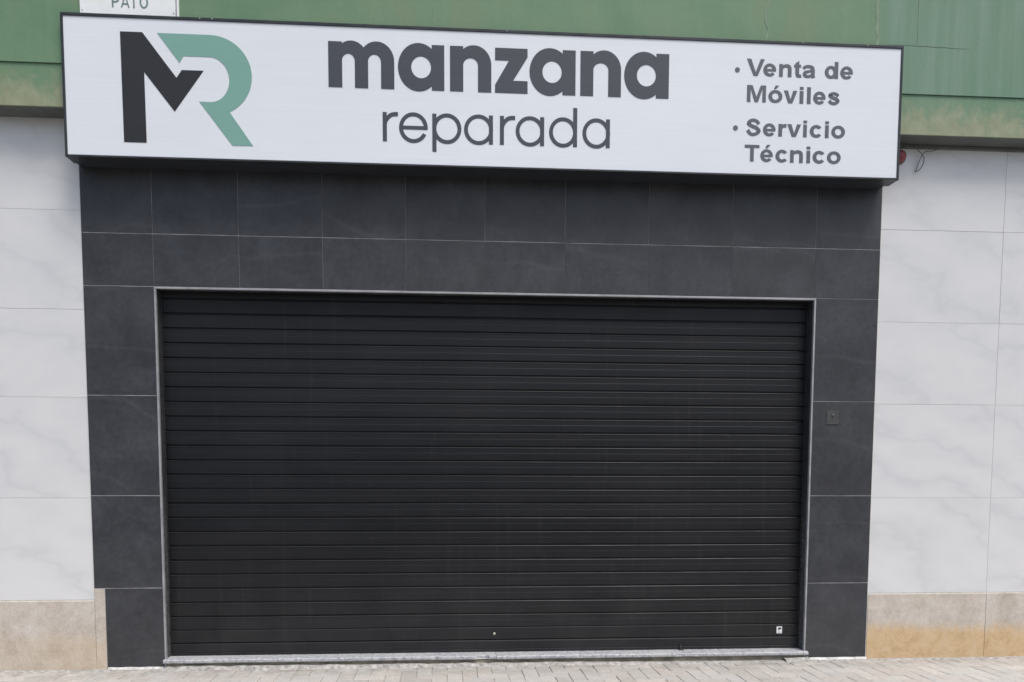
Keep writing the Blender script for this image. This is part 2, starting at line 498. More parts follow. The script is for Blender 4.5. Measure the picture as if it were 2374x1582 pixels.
CW = 0.108                       # herringbone cell
def paver_mesh(w, d):
    mb = MB(); j = 0.0016; c = 0.0028; h = 0.03
    x0, x1, y0, y1 = j, w-j, j, d-j
    mb.v += [(x0+c, y0+c, 0), (x1-c, y0+c, 0), (x1-c, y1-c, 0), (x0+c, y1-c, 0),
             (x0, y0, -c), (x1, y0, -c), (x1, y1, -c), (x0, y1, -c),
             (x0, y0, -h), (x1, y0, -h), (x1, y1, -h), (x0, y1, -h)]
    mb.f += [(0, 1, 2, 3), (4, 5, 1, 0), (5, 6, 2, 1), (6, 7, 3, 2), (7, 4, 0, 3), (8, 9, 5, 4), (9, 10, 6, 5), (10, 11, 7, 6), (11, 8, 4, 7)]
    return mb
pav_mesh = {}
for key, (w, d) in {'h': (2*CW, CW), 'v': (CW, 2*CW)}.items():
    me = bpy.data.meshes.new('paver_' + key)
    mb = paver_mesh(w, d); me.from_pydata(mb.v, [], mb.f); me.materials.append(M['paver'])
    pav_mesh[key] = me
far = MB()
PY = -0.052                      # pavers start just in front of the facade
for iy in range(-20, 0):
    for ix in range(-34, 92):
        k = (ix-iy) % 4
        if k not in (0, 3):
            continue
        key = 'h' if k == 0 else 'v'
        if key == 'v' and iy == -1:
            w, d = CW, CW        # cut half against the wall
        else:
            w, d = (2*CW, CW) if key == 'h' else (CW, 2*CW)
        x, y = ix*CW - 1.3, PY + iy*CW
        dz = random.uniform(-0.002, 0.0015)
        near = y + d > -0.80 and -1.20 < x < 6.35 and y + d > -0.40 - 0.052*(x+1.2)
        if near:
            if d == CW and key == 'v':
                me = pav_mesh.get('c')
                if me is None:
                    me = bpy.data.meshes.new('paver_c'); q = paver_mesh(CW, CW)
                    me.from_pydata(q.v, [], q.f); me.materials.append(M['paver']); pav_mesh['c'] = me
            else:
                me = pav_mesh[key]
            ob = link('paver', me, pav)
            ob.location = (x, y, GZ+dz)
            ob.rotation_euler = (random.uniform(-.006, .006), random.uniform(-.006, .006), random.uniform(-.008, .008))
        else:
            q = paver_mesh(w, d); n0 = len(far.v)
            far.v += [(a+x, b_+y, c_+GZ+dz) for a, b_, c_ in q.v]
            far.f += [tuple(i+n0 for i in f) for f in q.f]
fo = far.build('paver_field', 'paver', pav)
fo['kind'] = 'stuff'
# uneven mortar bed where pavement meets the facade
mb = MB(); rows = []
nseg = 150
for i in range(nseg+1):
    x = -4 + 13.5*i/nseg
    e = 0.010*noise.noise(Vector((x*5, 1.7, 0))) + 0.006*noise.noise(Vector((x*17, 4.1, 0)))
    zt = 0.003*noise.noise(Vector((x*9, 2.2, 0)))
    rows.append([(x, PY-0.004+e, GZ-0.012), (x, PY+0.010+e, GZ+0.001+zt), (x, -0.02, GZ+0.004+zt), (x, 0.06, GZ+0.004+zt)])
mb.quad_grid([[r[3-k] for k in range(4)] for r in rows])
mb.build('mortar_bed', 'bed', pav)

# ------------------------------------------------------------------ dark tiled shopfront
fac = thing('tiled_facade', 'dark grey porcelain tiled shopfront surround framing the closed roller shutter', 'facade')
G = 0.0022
# backing that shows as grout between the tiles
def grout(x0, x1, z0, z1):
    box('grout', 'grout', fac, x0, x1, 0.0014, 0.03, z0, z1)
grout(XA+.004, XL-.001, 0.004, ZT)
grout(XR+.001, XB-.004, 0.004, ZT)
grout(XA+.004, XB-.004, ZT+0.0, 3.70)
box('wall_core', 'core', fac, XA+.01, XL-.02, 0.03, 0.45, -0.05, ZT)
box('wall_core', 'core', fac, XR+.02, XB-.01, 0.03, 0.45, -0.05, ZT)
box('wall_core', 'core', fac, XA+.01, XB-.01, 0.03, 0.080, ZT, 3.70)
def tile(x0, x1, z0, z1, gl=G, gr=G, gb=G, gt=G):
    y = random.uniform(-0.0006, 0.0006)
    return box('wall_tile', 'tile', fac, x0+gl, x1-gr, y, 0.012, z0+gb, z1-gt, 0.0012)
cols = [XA, 0.002, 0.592, 1.176, 1.763, 2.330, 2.912, 3.526, 4.152, 4.785, XB]
for i in range(len(cols)-1):
    tile(cols[i], cols[i+1], 3.076, 3.69, 0.0008, 0.0008)
    tile(cols[i], cols[i+1], ZT+0.001, 3.076, 0.0004, 0.0004, 0.0015)
pl = [0.0, 0.580, 1.247, 1.956, ZT+0.001]
for a, c_ in zip(pl, pl[1:]):
    tile(XA if a > 0 else -0.406, XL, a, c_, 0.0005, 0.0)
    tile(XR, XB, a, c_, 0.0, 0.0005)
# slim metal corner profiles round the opening
T = 0.0135
box('corner_trim', 'trim', fac, XL, XL+T, -0.003, 0.02, -0.006, ZT-T, 0.0015)
box('corner_trim', 'trim', fac, XR-T, XR, -0.003, 0.02, -0.006, ZT-T, 0.0015)
box('corner_trim', 'trim', fac, XL, XR, -0.003, 0.02, ZT-T, ZT, 0.0015)
# reveals
for a, c_ in zip(pl, pl[1:]):
    z1 = min(c_, ZT-0.001)
    mb = MB(); mb.box(XL-0.02, XL+T-0.003, 0.021, RV+0.06, a+0.001, z1-0.001); mb.build('jamb_tile', 'jamb', fac)
    mb = MB(); mb.box(XR-T+0.003, XR+0.02, 0.021, RV+0.06, a+0.001, z1-0.001); mb.build('jamb_tile', 'jamb', fac)
box('lintel_soffit', 'jamb', fac, XL+T, XR-T, 0.0205, RV-0.012, ZT-T+0.003, ZT-0.001)
# pale mortar strip under the pilasters, and the pale edge joint next to the marble
def strip(x0, x1, z0, z1, y=-0.004):
    mb = MB(); n = 14; rows = []
    for i in range(n+1):
        x = x0+(x1-x0)*i/n
        zz = z1+0.003*noise.noise(Vector((x*14, 3, 0)))
        yy = y+0.004*noise.noise(Vector((x*11, 8, 0)))
        rows.append([(x, 0.02, zz), (x, 0.0, zz), (x, yy-0.004, z0+0.006), (x, yy-0.014, z0)])
    mb.quad_grid([list(r) for r in rows]); mb.build('mortar_strip', 'mortar', fac)
strip(XA+0.08, XL+0.02, GZ+0.003, 0.003)
strip(XR-0.005, XB+0.006, GZ+0.003, 0.003)
box('edge_joint', 'grout_white', fac, XB-0.0005, XB+0.005, 0.0045, 0.03, 0.0, 3.70)

# ------------------------------------------------------------------ marble clad neighbours
def marble_wall(name, label, x_edges, plinth_edges):
    w = thing(name, label, 'wall')
    lo, hi = min(x_edges), max(x_edges)
    box('wall_core', 'core', w, lo+.002, hi, 0.03, 0.45, -0.05, 3.86)
    box('grout', 'grout_white', w, lo+.002, hi, 0.0105, 0.03, 0.0, 3.86)
    zs = [0.493, 1.229, 1.939, 2.550, 3.227, 3.86]
    for a, c_ in zip(zs, zs[1:]):
        for p, q in zip(x_edges, x_edges[1:]):
            y = 0.008+random.uniform(-.0006, .0006)
            box('marble_slab', 'marble', w, p+0.0008, q-0.0008, y, 0.03, a+0.0012+(0.004 if a < .5 else 0), c_-0.0012, 0.0012)
    for p, q in zip(plinth_edges, plinth_edges[1:]):
        mb = MB()
        mb.box(p+0.001, q-0.001, 0.002, 0.03, GZ-0.01, 0.489, 0.002)
        mb.build('plinth_slab', 'plinth', w)
    return w
marble_wall('marble_wall', 'pale veined marble wall with tan stained plinth, right of the dark shopfront',
            [XB+0.0055, 6.24, 7.2, 8.16, 9.5], [XB+0.0055, 6.24, 7.2, 8.16, 9.5])
marble_wall('marble_wall', 'narrow strip of marble wall and beige plinth, left of the dark shopfront',
            [-4.0, -3.3, -2.36, -1.42, XA-0.0015], [-4.0, -3.3, -2.36, -1.42, XA-0.0015])
ob = box('plinth_return', 'plinth', [o_ for o_ in col.objects if o_.name == 'marble_wall.001'][0], XA, -0.4075, 0.0012, 0.0128, GZ, 0.577, 0.001)

# ------------------------------------------------------------------ green canopy fascia above
can = thing('green_canopy', 'weathered green painted canopy fascia running above the white shop sign', 'canopy')
def wavy_panel(name, mat, x0, x1, y0, y1, z0, z1):
    nx, nz = 90, 10
    mb = MB(); rows = []
    for i in range(nx+1):
        x = x0+(x1-x0)*i/nx
        rows.append([(x, y0+0.0025*noise.noise(Vector((x*1.3, z0+(z1-z0)*k/nz, 3.3)))*(0 < k < nz), z0+(z1-z0)*k/nz) for k in range(nz+1)])
    mb.quad_grid([r[::-1] for r in rows][::-1])
    # bottom, top, ends
    mb.box(x0, x1, y0+0.004, y1, z0+0.0, z1)
    mb.v[-8:] = [(a, b_, c_) for a, b_, c_ in mb.v[-8:]]
    return mb.build(name, mat, can)
wavy_panel('upper_panel', 'green', -4, 9.5, YF, 0.42, 4.122, 5.6)
box('lower_band', 'green_worn', can, -4, 9.5, YF+0.009, 0.006, 3.843, 4.1215, 0.003)
box('soffit_board', 'soffit', can, -4, 9.5, YF+0.014, 0.0065, 3.838, 3.8428)
box('soffit_bead', 'soffit', can, XB+0.05, 9.5, -0.014, 0.0065, 3.812, 3.8378, 0.003)
# filled cracks and seams in the render
def ribbon(name, pts, width, mat, y, seed):
    mb = MB(); L = []; Rr = []
    for i, (x, z) in enumerate(pts):
        w = width*(0.7+0.6*noise.noise(Vector((i*0.7, seed, 0))))
        L.append((x-w, z)); Rr.append((x+w, z))
    mb.band(L, Rr, y, YF+0.003)
    return mb.build(name, mat, can)
def crack(x0, dx, amp, width, seed, z0=4.30, z1=5.2, mat='filler'):
    n = 40
    ribbon('crack_filler', [(x0+dx*i/n+amp*noise.noise(Vector((i*0.16, seed, 1)))+0.4*amp*noise.noise(Vector((i*0.6, seed, 5))), z0+(z1-z0)*i/n) for i in range(n+1)], width, mat, YF-0.0016, seed)
crack(1.972, 0.01, 0.008, 0.0045, 1.0)
crack(4.287, 0.03, 0.030, 0.0105, 4.3)
crack(5.110, -0.02, 0.025, 0.0160, 9.1)
crack(5.405, 0.0, 0.004, 0.0022, 6.1, 4.45, 5.2)
mb = MB(); n = 24; A = []; B = []
for i in range(n+1):
    x = 5.19+0.6*i/n; z = 4.452+0.006*noise.noise(Vector((i*0.4, 2, 2)))-0.01*i/n
    A.append((x, z)); B.append((x, z+0.0024*math.sin(math.pi*(0.06+0.9*i/n))))
mb.band(A, B, YF-0.0012, YF+0.003); mb.build('hairline_crack', 'soffit', can)

# ------------------------------------------------------------------ roller shutter
sh = thing('roller_shutter', 'closed black metal roller shutter of horizontal slats filling the shop opening', 'roller shutter')
P = 0.10478
SX0, SX1 = XL+T+0.003, XR-T-0.003
prof = [(0.0100, 0.0000), (0.0012, 0.0008), (-0.0006, 0.0025), (-0.0012, 0.0300), (-0.0014, 0.0494), (-0.0018, 0.0499),
        (-0.0018, 0.0503), (-0.0012, 0.0517), (-0.0011, 0.0780), (-0.0013, 0.0885), (-0.0030, 0.0898), (-0.0030, 0.0908), (-0.0004, 0.0940), (0.0060, 0.0968), (0.0115, 0.0975), (0.0115, P+0.001)]
slat_me = []
for s in range(5):
    mb = MB(); nx = 14; rows = []
    for i in range(nx+1):
        x = SX0+(SX1-SX0)*i/nx
        dy = 0.0018*noise.noise(Vector((x*0.8, s*3.7, 0))); dz = 0.0022*noise.noise(Vector((x*0.7, s*5.1, 9)))
        rows.append([(x, y+dy, z+dz) for y, z in prof])
    mb.quad_grid(rows)
    me = bpy.data.meshes.new('slat_%d' % s); me.from_pydata(mb.v, [], mb.f); me.materials.append(M['shutter'])
    slat_me.append(me)
for k in range(24):
    ob = link('slat', slat_me[(k*3+k//5) % 5], sh)
    ob.location = (0, RV+0.004+random.uniform(-0.0012, 0.0012), 0.252+k*P)
    ob.rotation_euler = (random.uniform(-.012, .012), 0, 0)
def bar(name, prof, z):
    mb = MB()
    rows = [[(SX0+(SX1-SX0)*i/8, y, zz) for y, zz in prof] for i in range(9)]
    mb.quad_grid(rows)
    ob = mb.build(name, 'shutter', sh); ob.location = (0, RV+0.002, z)
    return ob
bar('bottom_slat', [(0.012, -0.002), (0.001, 0.000), (-0.003, 0.004), (-0.0036, 0.05), (-0.003, 0.088), (-0.001, 0.0925), (0.010, 0.096), (0.012, 0.0985)], 0.155)
bar('bottom_rail', [(0.03, 0.0), (-0.004, 0.0), (-0.006, 0.003), (-0.006, 0.018), (-0.0035, 0.020), (-0.0035, 0.024), (-0.0055, 0.026), (-0.005, 0.082), (-0.002, 0.088), (0.011, 0.092), (0.012, 0.094)], 0.061)
for x0, x1 in ((XL+T-0.002, XL+T+0.004), (XR-T-0.006, XR-T+0.002)):
    box('guide_rail', 'dark_metal', sh, x0, x1, RV-0.004, RV+0.055, 0.063, ZT-0.001, 0.002)
box('backing', 'void', sh, XL, XR, RV+0.06, RV+0.075, 0.02, ZT+0.2)
mb = MB(); mb.lathe([(0.0001, 0.008), (0.007, 0.008), (0.0095, 0.006), (0.011, 0.0)], (2.408, RV-0.002, 0.198), 20)
lk = mb.build('lock', 'brass', sh, True); lk['label'] = 'small pale round lock in the bottom slat'
box('keyhole', 'void', lk, 2.4068, 2.4092, RV-0.0106, RV-0.004, 0.1935, 0.2025)
st = box('sticker', 'sticker', sh, 4.609, 4.652, RV-0.0028, RV-0.001, 0.176, 0.230)
st['label'] = 'small white square sticker near the right end'
box('print', 'dark_metal', st, 4.621, 4.645, RV-0.0033, RV-0.0026, 0.207, 0.221)
box('print', 'dark_metal', st, 4.621, 4.629, RV-0.0033, RV-0.0026, 0.199, 0.207)
box('print', 'plate_grey', st, 4.622, 4.641, RV-0.0033, RV-0.0026, 0.184, 0.188)
# drop bolt standing on the threshold
mb = MB(); mb.tube([(3.847, RV-0.018, 0.066), (3.847, RV-0.018, 0.104)], 0.005, 10)
bolt = mb.build('drop_bolt', 'plate_grey', sh)
box('bolt_plate', 'plate_grey', bolt, 3.828, 3.868, RV-0.030, RV-0.008, 0.0585, 0.0630)
mb = MB(); mb.lathe([(0.0001, 0.001), (0.009, 0.001), (0.009, -0.004)], (3.669, RV-0.004, 0.137), 12)
mb.build('bolt_hole', 'void', sh)

# ------------------------------------------------------------------ granite threshold
th = thing('threshold', 'worn grey granite door sill with chipped front edge below the black shutter', 'door sill')
def sill(x0, x1, y0, ztop, seed):
    mb = MB(); n = 90; rows = []
    for i in range(n+1):
        x = x0+(x1-x0)*i/n
        nick = max(0.0, noise.noise(Vector((x*13, seed, 0)))-0.18)*0.03 + 0.0035*noise.noise(Vector((x*4, seed, 4)))
        zz = 0.0015*noise.noise(Vector((x*3, seed, 7)))
        if 2.272 < x < 2.345:
            nick += 0.024
        rows.append([(x, 0.02, ztop-0.026), (x, y0+0.003+nick*0.6, ztop-0.026+zz), (x, y0+nick, ztop-0.020+zz), (x, y0+nick, ztop-0.006+zz), (x, y0+0.005+nick, ztop+zz), (x, RV+0.03, ztop+0.003)])
    mb.quad_grid(rows)
    o = len(mb.v); mb.v += rows[0] + rows[-1]
    mb.f += [tuple(range(o+5, o-1, -1)), tuple(range(o+6, o+12))]
    return mb.build('sill_slab', 'granite', th)
sill(XL+T-0.016, 2.416, -0.032, 0.057, 2.0)
sill(2.419, XR-T+0.024, -0.034, 0.056, 7.0)
mb = MB(); rows = []
for i in range(61):
    x = XL+0.01+(XR-XL-0.02)*i/60
    e = 0.006*noise.noise(Vector((x*6, 3, 3)))
    rows.append([(x, -0.014+e, GZ), (x, -0.006+e, 0.005), (x, -0.004+e, 0.031), (x, 0.03, 0.031)])
mb.quad_grid(rows); mb.build('riser', 'riser', th)
# lumps of mortar packed under the slab
for x0, x1, h0, h1, n in ((0.02, 3.35, 0.026, 0.016, 60), (3.34, 4.62, 0.012, 0.004, 24), (4.62, 4.815, 0.024, 0.030, 10)):
    mb = MB(); rows = []
    for i in range(n+1):
        x = x0+(x1-x0)*i/n
        h = h0+(h1-h0)*i/n
        hh = max(0.003, h*(0.92+0.35*noise.noise(Vector((x*8, 6, 1)))+0.2*noise.noise(Vector((x*27, 2, 1)))))
        e = 0.014*noise.noise(Vector((x*6, 1, 8)))+0.006*noise.noise(Vector((x*23, 4, 8)))
        rows.append([(x, -0.076+e, GZ-0.003), (x, -0.062+e, GZ+hh*0.45), (x, -0.044+e*.5, GZ+hh), (x, -0.006, GZ+hh)])
    mb.quad_grid(rows); mb.build('mortar_patch', 'bed', th)

# ------------------------------------------------------------------ shop sign
sg = thing('shop_sign', 'long white shop fascia sign lettered manzana reparada with black and green monogram', 'shop sign')
ZS0, ZS1 = 3.5207, 4.4060
SL, SR = -0.462, 5.2681
box('panel', 'film', sg, SL-0.004, SR+0.004, YS, YS+0.004, ZS0-0.004, ZS1+0.004)
FB, FT_, FS = 0.013, 0.020, 0.017
ft = [SL-FS, 1.25, 3.42, SR+FS]
for a, c_ in zip(ft, ft[1:]):
    box('frame_rail', 'sign_frame', sg, a+0.0004, c_-0.0004, YS-0.006, YS+0.02, ZS1, ZS1+FT_, 0.002)
    box('frame_rail', 'sign_frame', sg, a+0.0004, c_-0.0004, YS-0.006, YS+0.02, ZS0-FB, ZS0, 0.002)
box('frame_stile', 'sign_frame', sg, SL-FS+0.0004, SL, YS-0.0056, YS+0.02, ZS0+0.0004, ZS1-0.0004, 0.002)
box('frame_stile', 'sign_frame', sg, SR, SR+FS-0.0004, YS-0.0056, YS+0.02, ZS0+0.0004, ZS1-0.0004, 0.002)
box('case', 'sign_case', sg, SL-FS+0.002, SR+FS-0.002, YS+0.021, -0.070, ZS0-FB+0.002, ZS1+FT_-0.002, 0.003)
box('rear_case', 'sign_case', sg, SL-0.004, SR-0.012, -0.069, -0.002, ZS0-FB+0.008, ZS1-0.31, 0.0)
for x in (0.42, 0.50, 2.47, 4.55, 5.02):
    mb = MB(); mb.lathe([(0.0001, 0.004), (0.003, 0.0035), (0.005, 0.0)], (x, YS-0.006, ZS1+0.012), 10)
    mb.build('rivet', 'trim', sg, True)

# --- lettering: flat cut film, each character one mesh on the panel
Y1 = YS-0.0002
class Glyph:
    def __init__(self):
        self.mb = MB(); self.k = 0
    def y(self):
        self.k += 1
        return YL[0]-0.0016-0.00012*self.k
    def poly(self, pts):
        self.mb.prism([tuple(p) for p in pts], self.y(), YL[0]); return self
    def rect(self, x0, x1, z0, z1):
        return self.poly([(x0, z0), (x1, z0), (x1, z1), (x0, z1)])
    def ring(self, cx, cz, rx, rz, ix, iz, icx=None, icz=None, a0=0, a1=360):
        icx = cx if icx is None else icx; icz = cz if icz is None else icz
        n = 56
        full = abs(a1-a0) >= 360
        ang = [math.radians(a0+(a1-a0)*i/n) for i in range(n if full else n+1)]
        self.mb.band([(cx+rx*math.cos(t), cz+rz*math.sin(t)) for t in ang],
                     [(icx+ix*math.cos(t), icz+iz*math.sin(t)) for t in ang], self.y(), YL[0], full)
        return self
    def stroke(self, ctrl, w):
        """smooth stroke through control points; w = half width or list"""
        pts = []; ws = []
        W = w if isinstance(w, (list, tuple)) else [w]*len(ctrl)
        c_ = [ctrl[0]] + list(ctrl) + [ctrl[-1]]
        W2 = [W[0]] + list(W) + [W[-1]]
        for i in range(1, len(c_)-2):
            for s in range(9):
                t = s/9
                def cr(a, b_, c, d):
                    return 0.5*((2*b_)+(-a+c)*t+(2*a-5*b_+4*c-d)*t*t+(-a+3*b_-3*c+d)*t**3)
                pts.append((cr(*[q[0] for q in c_[i-1:i+3]]), cr(*[q[1] for q in c_[i-1:i+3]])))
                ws.append(W2[i]+(W2[i+1]-W2[i])*t)
        pts.append(tuple(ctrl[-1])); ws.append(W[-1])
        A = []; B = []
        for i, p in enumerate(pts):
            a = pts[max(i-1, 0)]; b_ = pts[min(i+1, len(pts)-1)]
            dx, dz = b_[0]-a[0], b_[1]-a[1]; l = math.hypot(dx, dz) or 1
            nx, nz = -dz/l, dx/l
            A.append((p[0]-nx*ws[i], p[1]-nz*ws[i])); B.append((p[0]+nx*ws[i], p[1]+nz*ws[i]))
        self.mb.band(A, B, self.y(), YL[0]); return self
    def disc(self, cx, cz, r):
        return self.poly([(cx+r*math.cos(2*math.pi*i/28), cz+r*math.sin(2*math.pi*i/28)) for i in range(28)])
    def done(self, name, mat, parent):
        return self.mb.build(name, mat, parent)
YL = [Y1]
def ell(cx, cz, rx, rz, a0, a1, n=20):
    return [(cx+rx*math.cos(math.radians(a0+(a1-a0)*i/n)), cz+rz*math.sin(math.radians(a0+(a1-a0)*i/n))) for i in range(n+1)]

# monogram
g = Glyph().poly([(-0.099, 4.319), (0.044, 4.319), (0.258, 4.036), (0.294, 4.087), (0.436, 4.087), (0.241, 3.818), (0.049, 4.066), (0.052, 3.611), (-0.095, 3.611)])
g.done('monogram_stroke', 'logo_black', sg)['label'] = 'black left half of the monogram'
outer = ell(0.482, 4.059, 0.270, 0.259, 90, -64, 40)
inner = ell(0.476, 4.032, 0.127, 0.145, -90, 90, 36)
g = Glyph().poly([(0.141, 4.318)] + outer + [(0.752, 3.610), (0.615, 3.609), (0.403, 3.888)] + inner + [(0.307, 4.177), (0.281, 4.132)])
g.done('monogram_stroke', 'logo_green', sg)['label'] = 'sage green right half of the monogram'

# manzana
Z0, Z1 = 4.0115, 4.3095
def heavy_a(left, cx, ccx, s0, s1):
    g = Glyph()
    g.ring(cx, 4.161, cx-left, 0.158, 0.067, 0.0715, ccx, 4.161)
    g.rect(s0, s1, Z0, Z1)
    g.done('letter', 'ink', sg)
def arch(g, xin0, xin1, xout, cx, z_in=4.186, xo=None):
    rx = xout-cx
    xo = xin0 if xo is None else xo
    th0 = math.degrees(math.acos(max(-1, min(1, (xo-cx)/rx))))
    pts = ell(cx, 4.19, rx, 0.128, th0, 0, 24) + [(xout, Z0), (xin1, Z0)]
    pts += ell((xin0+xin1)/2, z_in, (xin1-xin0)/2, 4.233-z_in, 0, 180, 16)
    if xo < xin0:
        pts.append((xo, z_in))
    g.poly(pts)
g = Glyph().rect(1.261, 1.353, Z0, Z1); arch(g, 1.353, 1.438, 1.527, 1.414); arch(g, 1.527, 1.614, 1.703, 1.585, xo=1.485); g.done('letter', 'ink', sg)
heavy_a(1.728, 1.868, 1.885, 1.957, 2.042)
g = Glyph().rect(2.081, 2.171, Z0, Z1); arch(g, 2.171, 2.272, 2.363, 2.244); g.done('letter', 'ink', sg)
Glyph().poly([(2.389, 4.308), (2.612, 4.308), (2.612, 4.252), (2.513, 4.095), (2.613, 4.095), (2.613, 4.012), (2.389, 4.012), (2.389, 4.065), (2.484, 4.226), (2.389, 4.226)]).done('letter', 'ink', sg)
heavy_a(2.626, 2.767, 2.782, 2.855, 2.945)
g = Glyph().rect(2.979, 3.069, Z0, Z1); arch(g, 3.069, 3.174, 3.263, 3.144); g.done('letter', 'ink', sg)
heavy_a(3.285, 3.424, 3.441, 3.510, 3.600)

# reparada
b0, x0_ = 3.6675, 3.8600
ZC, RZ, SW = 3.763, 0.101, 0.0265
def light_ring(g, left, cx, right=None):
    rx = cx-left
    g.ring(cx, ZC, rx, RZ, rx-SW, RZ-SW+0.001)
def light_a(left, cx, s1, top=x0_):
    g = Glyph(); light_ring(g, left, cx); g.rect(s1-0.028, s1, b0, top); g.done('letter', 'ink', sg)
def light_r(s0, xe):
    g = Glyph().rect(s0, s0+0.028, b0, x0_)
    g.stroke([(s0+0.012, 3.765), (s0+0.022, 3.806), (s0+0.050, 3.838), (s0+0.078, 3.848), (xe, 3.8485)], 0.0135)
    g.done('letter', 'ink', sg)
light_r(1.622, 1.726)
g = Glyph(); g.ring(1.8305, ZC, 0.0975, RZ, 0.0975-SW, RZ-SW+0.001, a0=-5, a1=333); g.rect(1.748, 1.9255, 3.751, 3.775); g.done('letter', 'ink', sg)
g = Glyph(); light_ring(g, 1.960, 2.0590); g.rect(1.959, 1.987, 3.608, x0_); g.done('letter', 'ink', sg)
light_a(2.176, 2.2760, 2.375)
light_r(2.423, 2.528)
light_a(2.532, 2.6310, 2.7295)
light_a(2.764, 2.8610, 2.9595, 3.9285)
light_a(2.997, 3.0940, 3.1895)

# bullet list, bold grotesque
CAP, XH, S = 0.1135, 0.0855, 0.0265
def gl(ch, xa, xb, z):
    g = Glyph(); w = xb-xa; c = (xa+xb)/2
    zc = z+XH/2; rz = XH/2+0.001; h = S*0.5
    if ch == 'V' or ch == 'v':
        t = CAP if ch == 'V' else XH; s = S*1.12
        g.poly([(xa, z+t), (xa+s, z+t), (c, z+S*0.95), (xb-s, z+t), (xb, z+t), (c+S*0.56, z), (c-S*0.56, z)])
    elif ch == 'T':
        g.rect(xa, xb, z+CAP-0.0205, z+CAP); g.rect(c-h, c+h, z, z+CAP-0.02)
    elif ch == 'M':
        s = S*0.95
        g.poly([(xa, z), (xa, z+CAP), (xa+S*1.45, z+CAP), (c, z+S*1.35), (xb-S*1.45, z+CAP), (xb, z+CAP), (xb, z), (xb-s, z), (xb-s, z+CAP*0.80), (c+S*0.46, z), (c-S*0.46, z), (xa+s, z+CAP*0.80), (xa+s, z)])
    elif ch in 'oó':
        g.ring(c, zc, w/2, rz, w/2-S, rz-0.0205)
        if ch == 'ó':
            g.poly([(c-0.012, z+XH+0.008), (c+0.004, z+XH+0.008), (c+0.026, z+XH+0.031), (c-0.001, z+XH+0.031)])
    elif ch in 'eé':
        g.ring(c, zc, w/2, rz, w/2-S*0.95, rz-0.0195, a0=-7, a1=322)
        g.rect(xa+S*0.5, xb-0.0012, zc-0.0095, zc+0.0065)
        if ch == 'é':
            g.poly([(c-0.010, z+XH+0.008), (c+0.006, z+XH+0.008), (c+0.027, z+XH+0.031), (c+0.000, z+XH+0.031)])
    elif ch == 'c':
        g.ring(c+0.002, zc, w/2+0.002, rz, w/2-S*0.95, rz-0.0205, a0=38, a1=322)
    elif ch == 'n':
        g.rect(xa, xa+S, z, z+XH)
        g.stroke([(xa+S*0.6, z+XH*0.62), (xa+S*1.15, z+XH*0.80), (c+0.008, z+XH-0.0105), (xb-S*0.62, z+XH*0.78), (xb-h, z+XH*0.52), (xb-h, z)], [0.008, 0.0095, 0.0115, 0.0125, h, h])
    elif ch == 'r':
        g.rect(xa, xa+S, z, z+XH)
        g.stroke([(xa+S*0.6, z+XH*0.55), (xa+S*1.1, z+XH*0.80), (xb-0.014, z+XH-0.0115), (xb, z+XH-0.0125)], [0.009, 0.010, 0.0115, 0.0125])
    elif ch == 'i':
        g.rect(xa, xb, z, z+XH); g.rect(xa, xb, z+CAP-0.019, z+CAP)
    elif ch == 'l':
        g.rect(xa, xb, z, z+CAP)
    elif ch == 'd':
        g.rect(xb-S, xb, z, z+CAP)
        cx = xa+(w-S*0.3)/2
        g.ring(cx, zc, cx-xa, rz, cx-xa-S, rz-0.0205)
    elif ch == 't':
        sx = xa+0.010
        g.poly([(sx, z+XH), (sx, z+XH+0.010), (sx+S, z+XH+0.026), (sx+S, z+XH)])
        g.rect(xa, xb-0.002, z+XH-0.019, z+XH)
        g.stroke([(sx+h, z+XH-0.01), (sx+h, z+0.032), (sx+h+0.004, z+0.013), (xb-0.008, z+0.0095), (xb, z+0.0115)], [h, h, 0.0125, 0.0105, 0.0100])
    elif ch == 'a':
        sx = xb-h-0.003
        g.stroke([(xa+0.006, z+0.0600), (xa+0.016, z+0.0715), (c-0.003, z+XH-0.0095), (sx-0.006, z+0.0690), (sx, z+0.050), (sx, z+0.018), (sx+0.004, z)], [0.0110, 0.0100, 0.0102, 0.0120, h, h, h])
        g.stroke([(sx, z+0.0500), (c, z+0.0430), (xa+0.0165, z+0.0345), (xa+0.0145, z+0.0185), (xa+0.030, z+0.0085), (c+0.010, z+0.0125), (sx, z+0.027)], [0.0080, 0.0085, 0.0105, 0.0125, 0.0098, 0.0090, 0.0080])
    elif ch == 's':
        g.stroke([(xb-0.010, z+0.0605), (c+0.012, z+0.0745), (c-0.012, z+0.0745), (xa+0.0155, z+0.0625), (c-0.006, z+0.0470), (c+0.018, z+0.0390), (xb-0.0135, z+0.0255), (c+0.013, z+0.0105), (c-0.014, z+0.0105), (xa+0.010, z+0.0265)],
                 [0.0110, 0.0105, 0.0105, 0.0120, 0.0115, 0.0115, 0.0120, 0.0105, 0.0105, 0.0115])
    elif ch == 'S':
        g.stroke([(xb-0.016, z+0.0790), (c+0.021, z+0.0995), (c-0.014, z+0.1035), (xa+0.0185, z+0.0830), (c-0.010, z+0.0640), (c+0.018, z+0.0545), (xb-0.0145, z+0.0325), (c+0.014, z+0.0105), (c-0.020, z+0.0115), (xa+0.0130, z+0.0375)],
                 [0.0130, 0.0110, 0.0108, 0.0130, 0.0125, 0.0125, 0.0130, 0.0108, 0.0110, 0.0130])
    ob = g.done('letter', 'ink_small', sg)
    return ob
L1, L2, L3, L4 = 4.1875, 4.0105, 3.7830, 3.6065
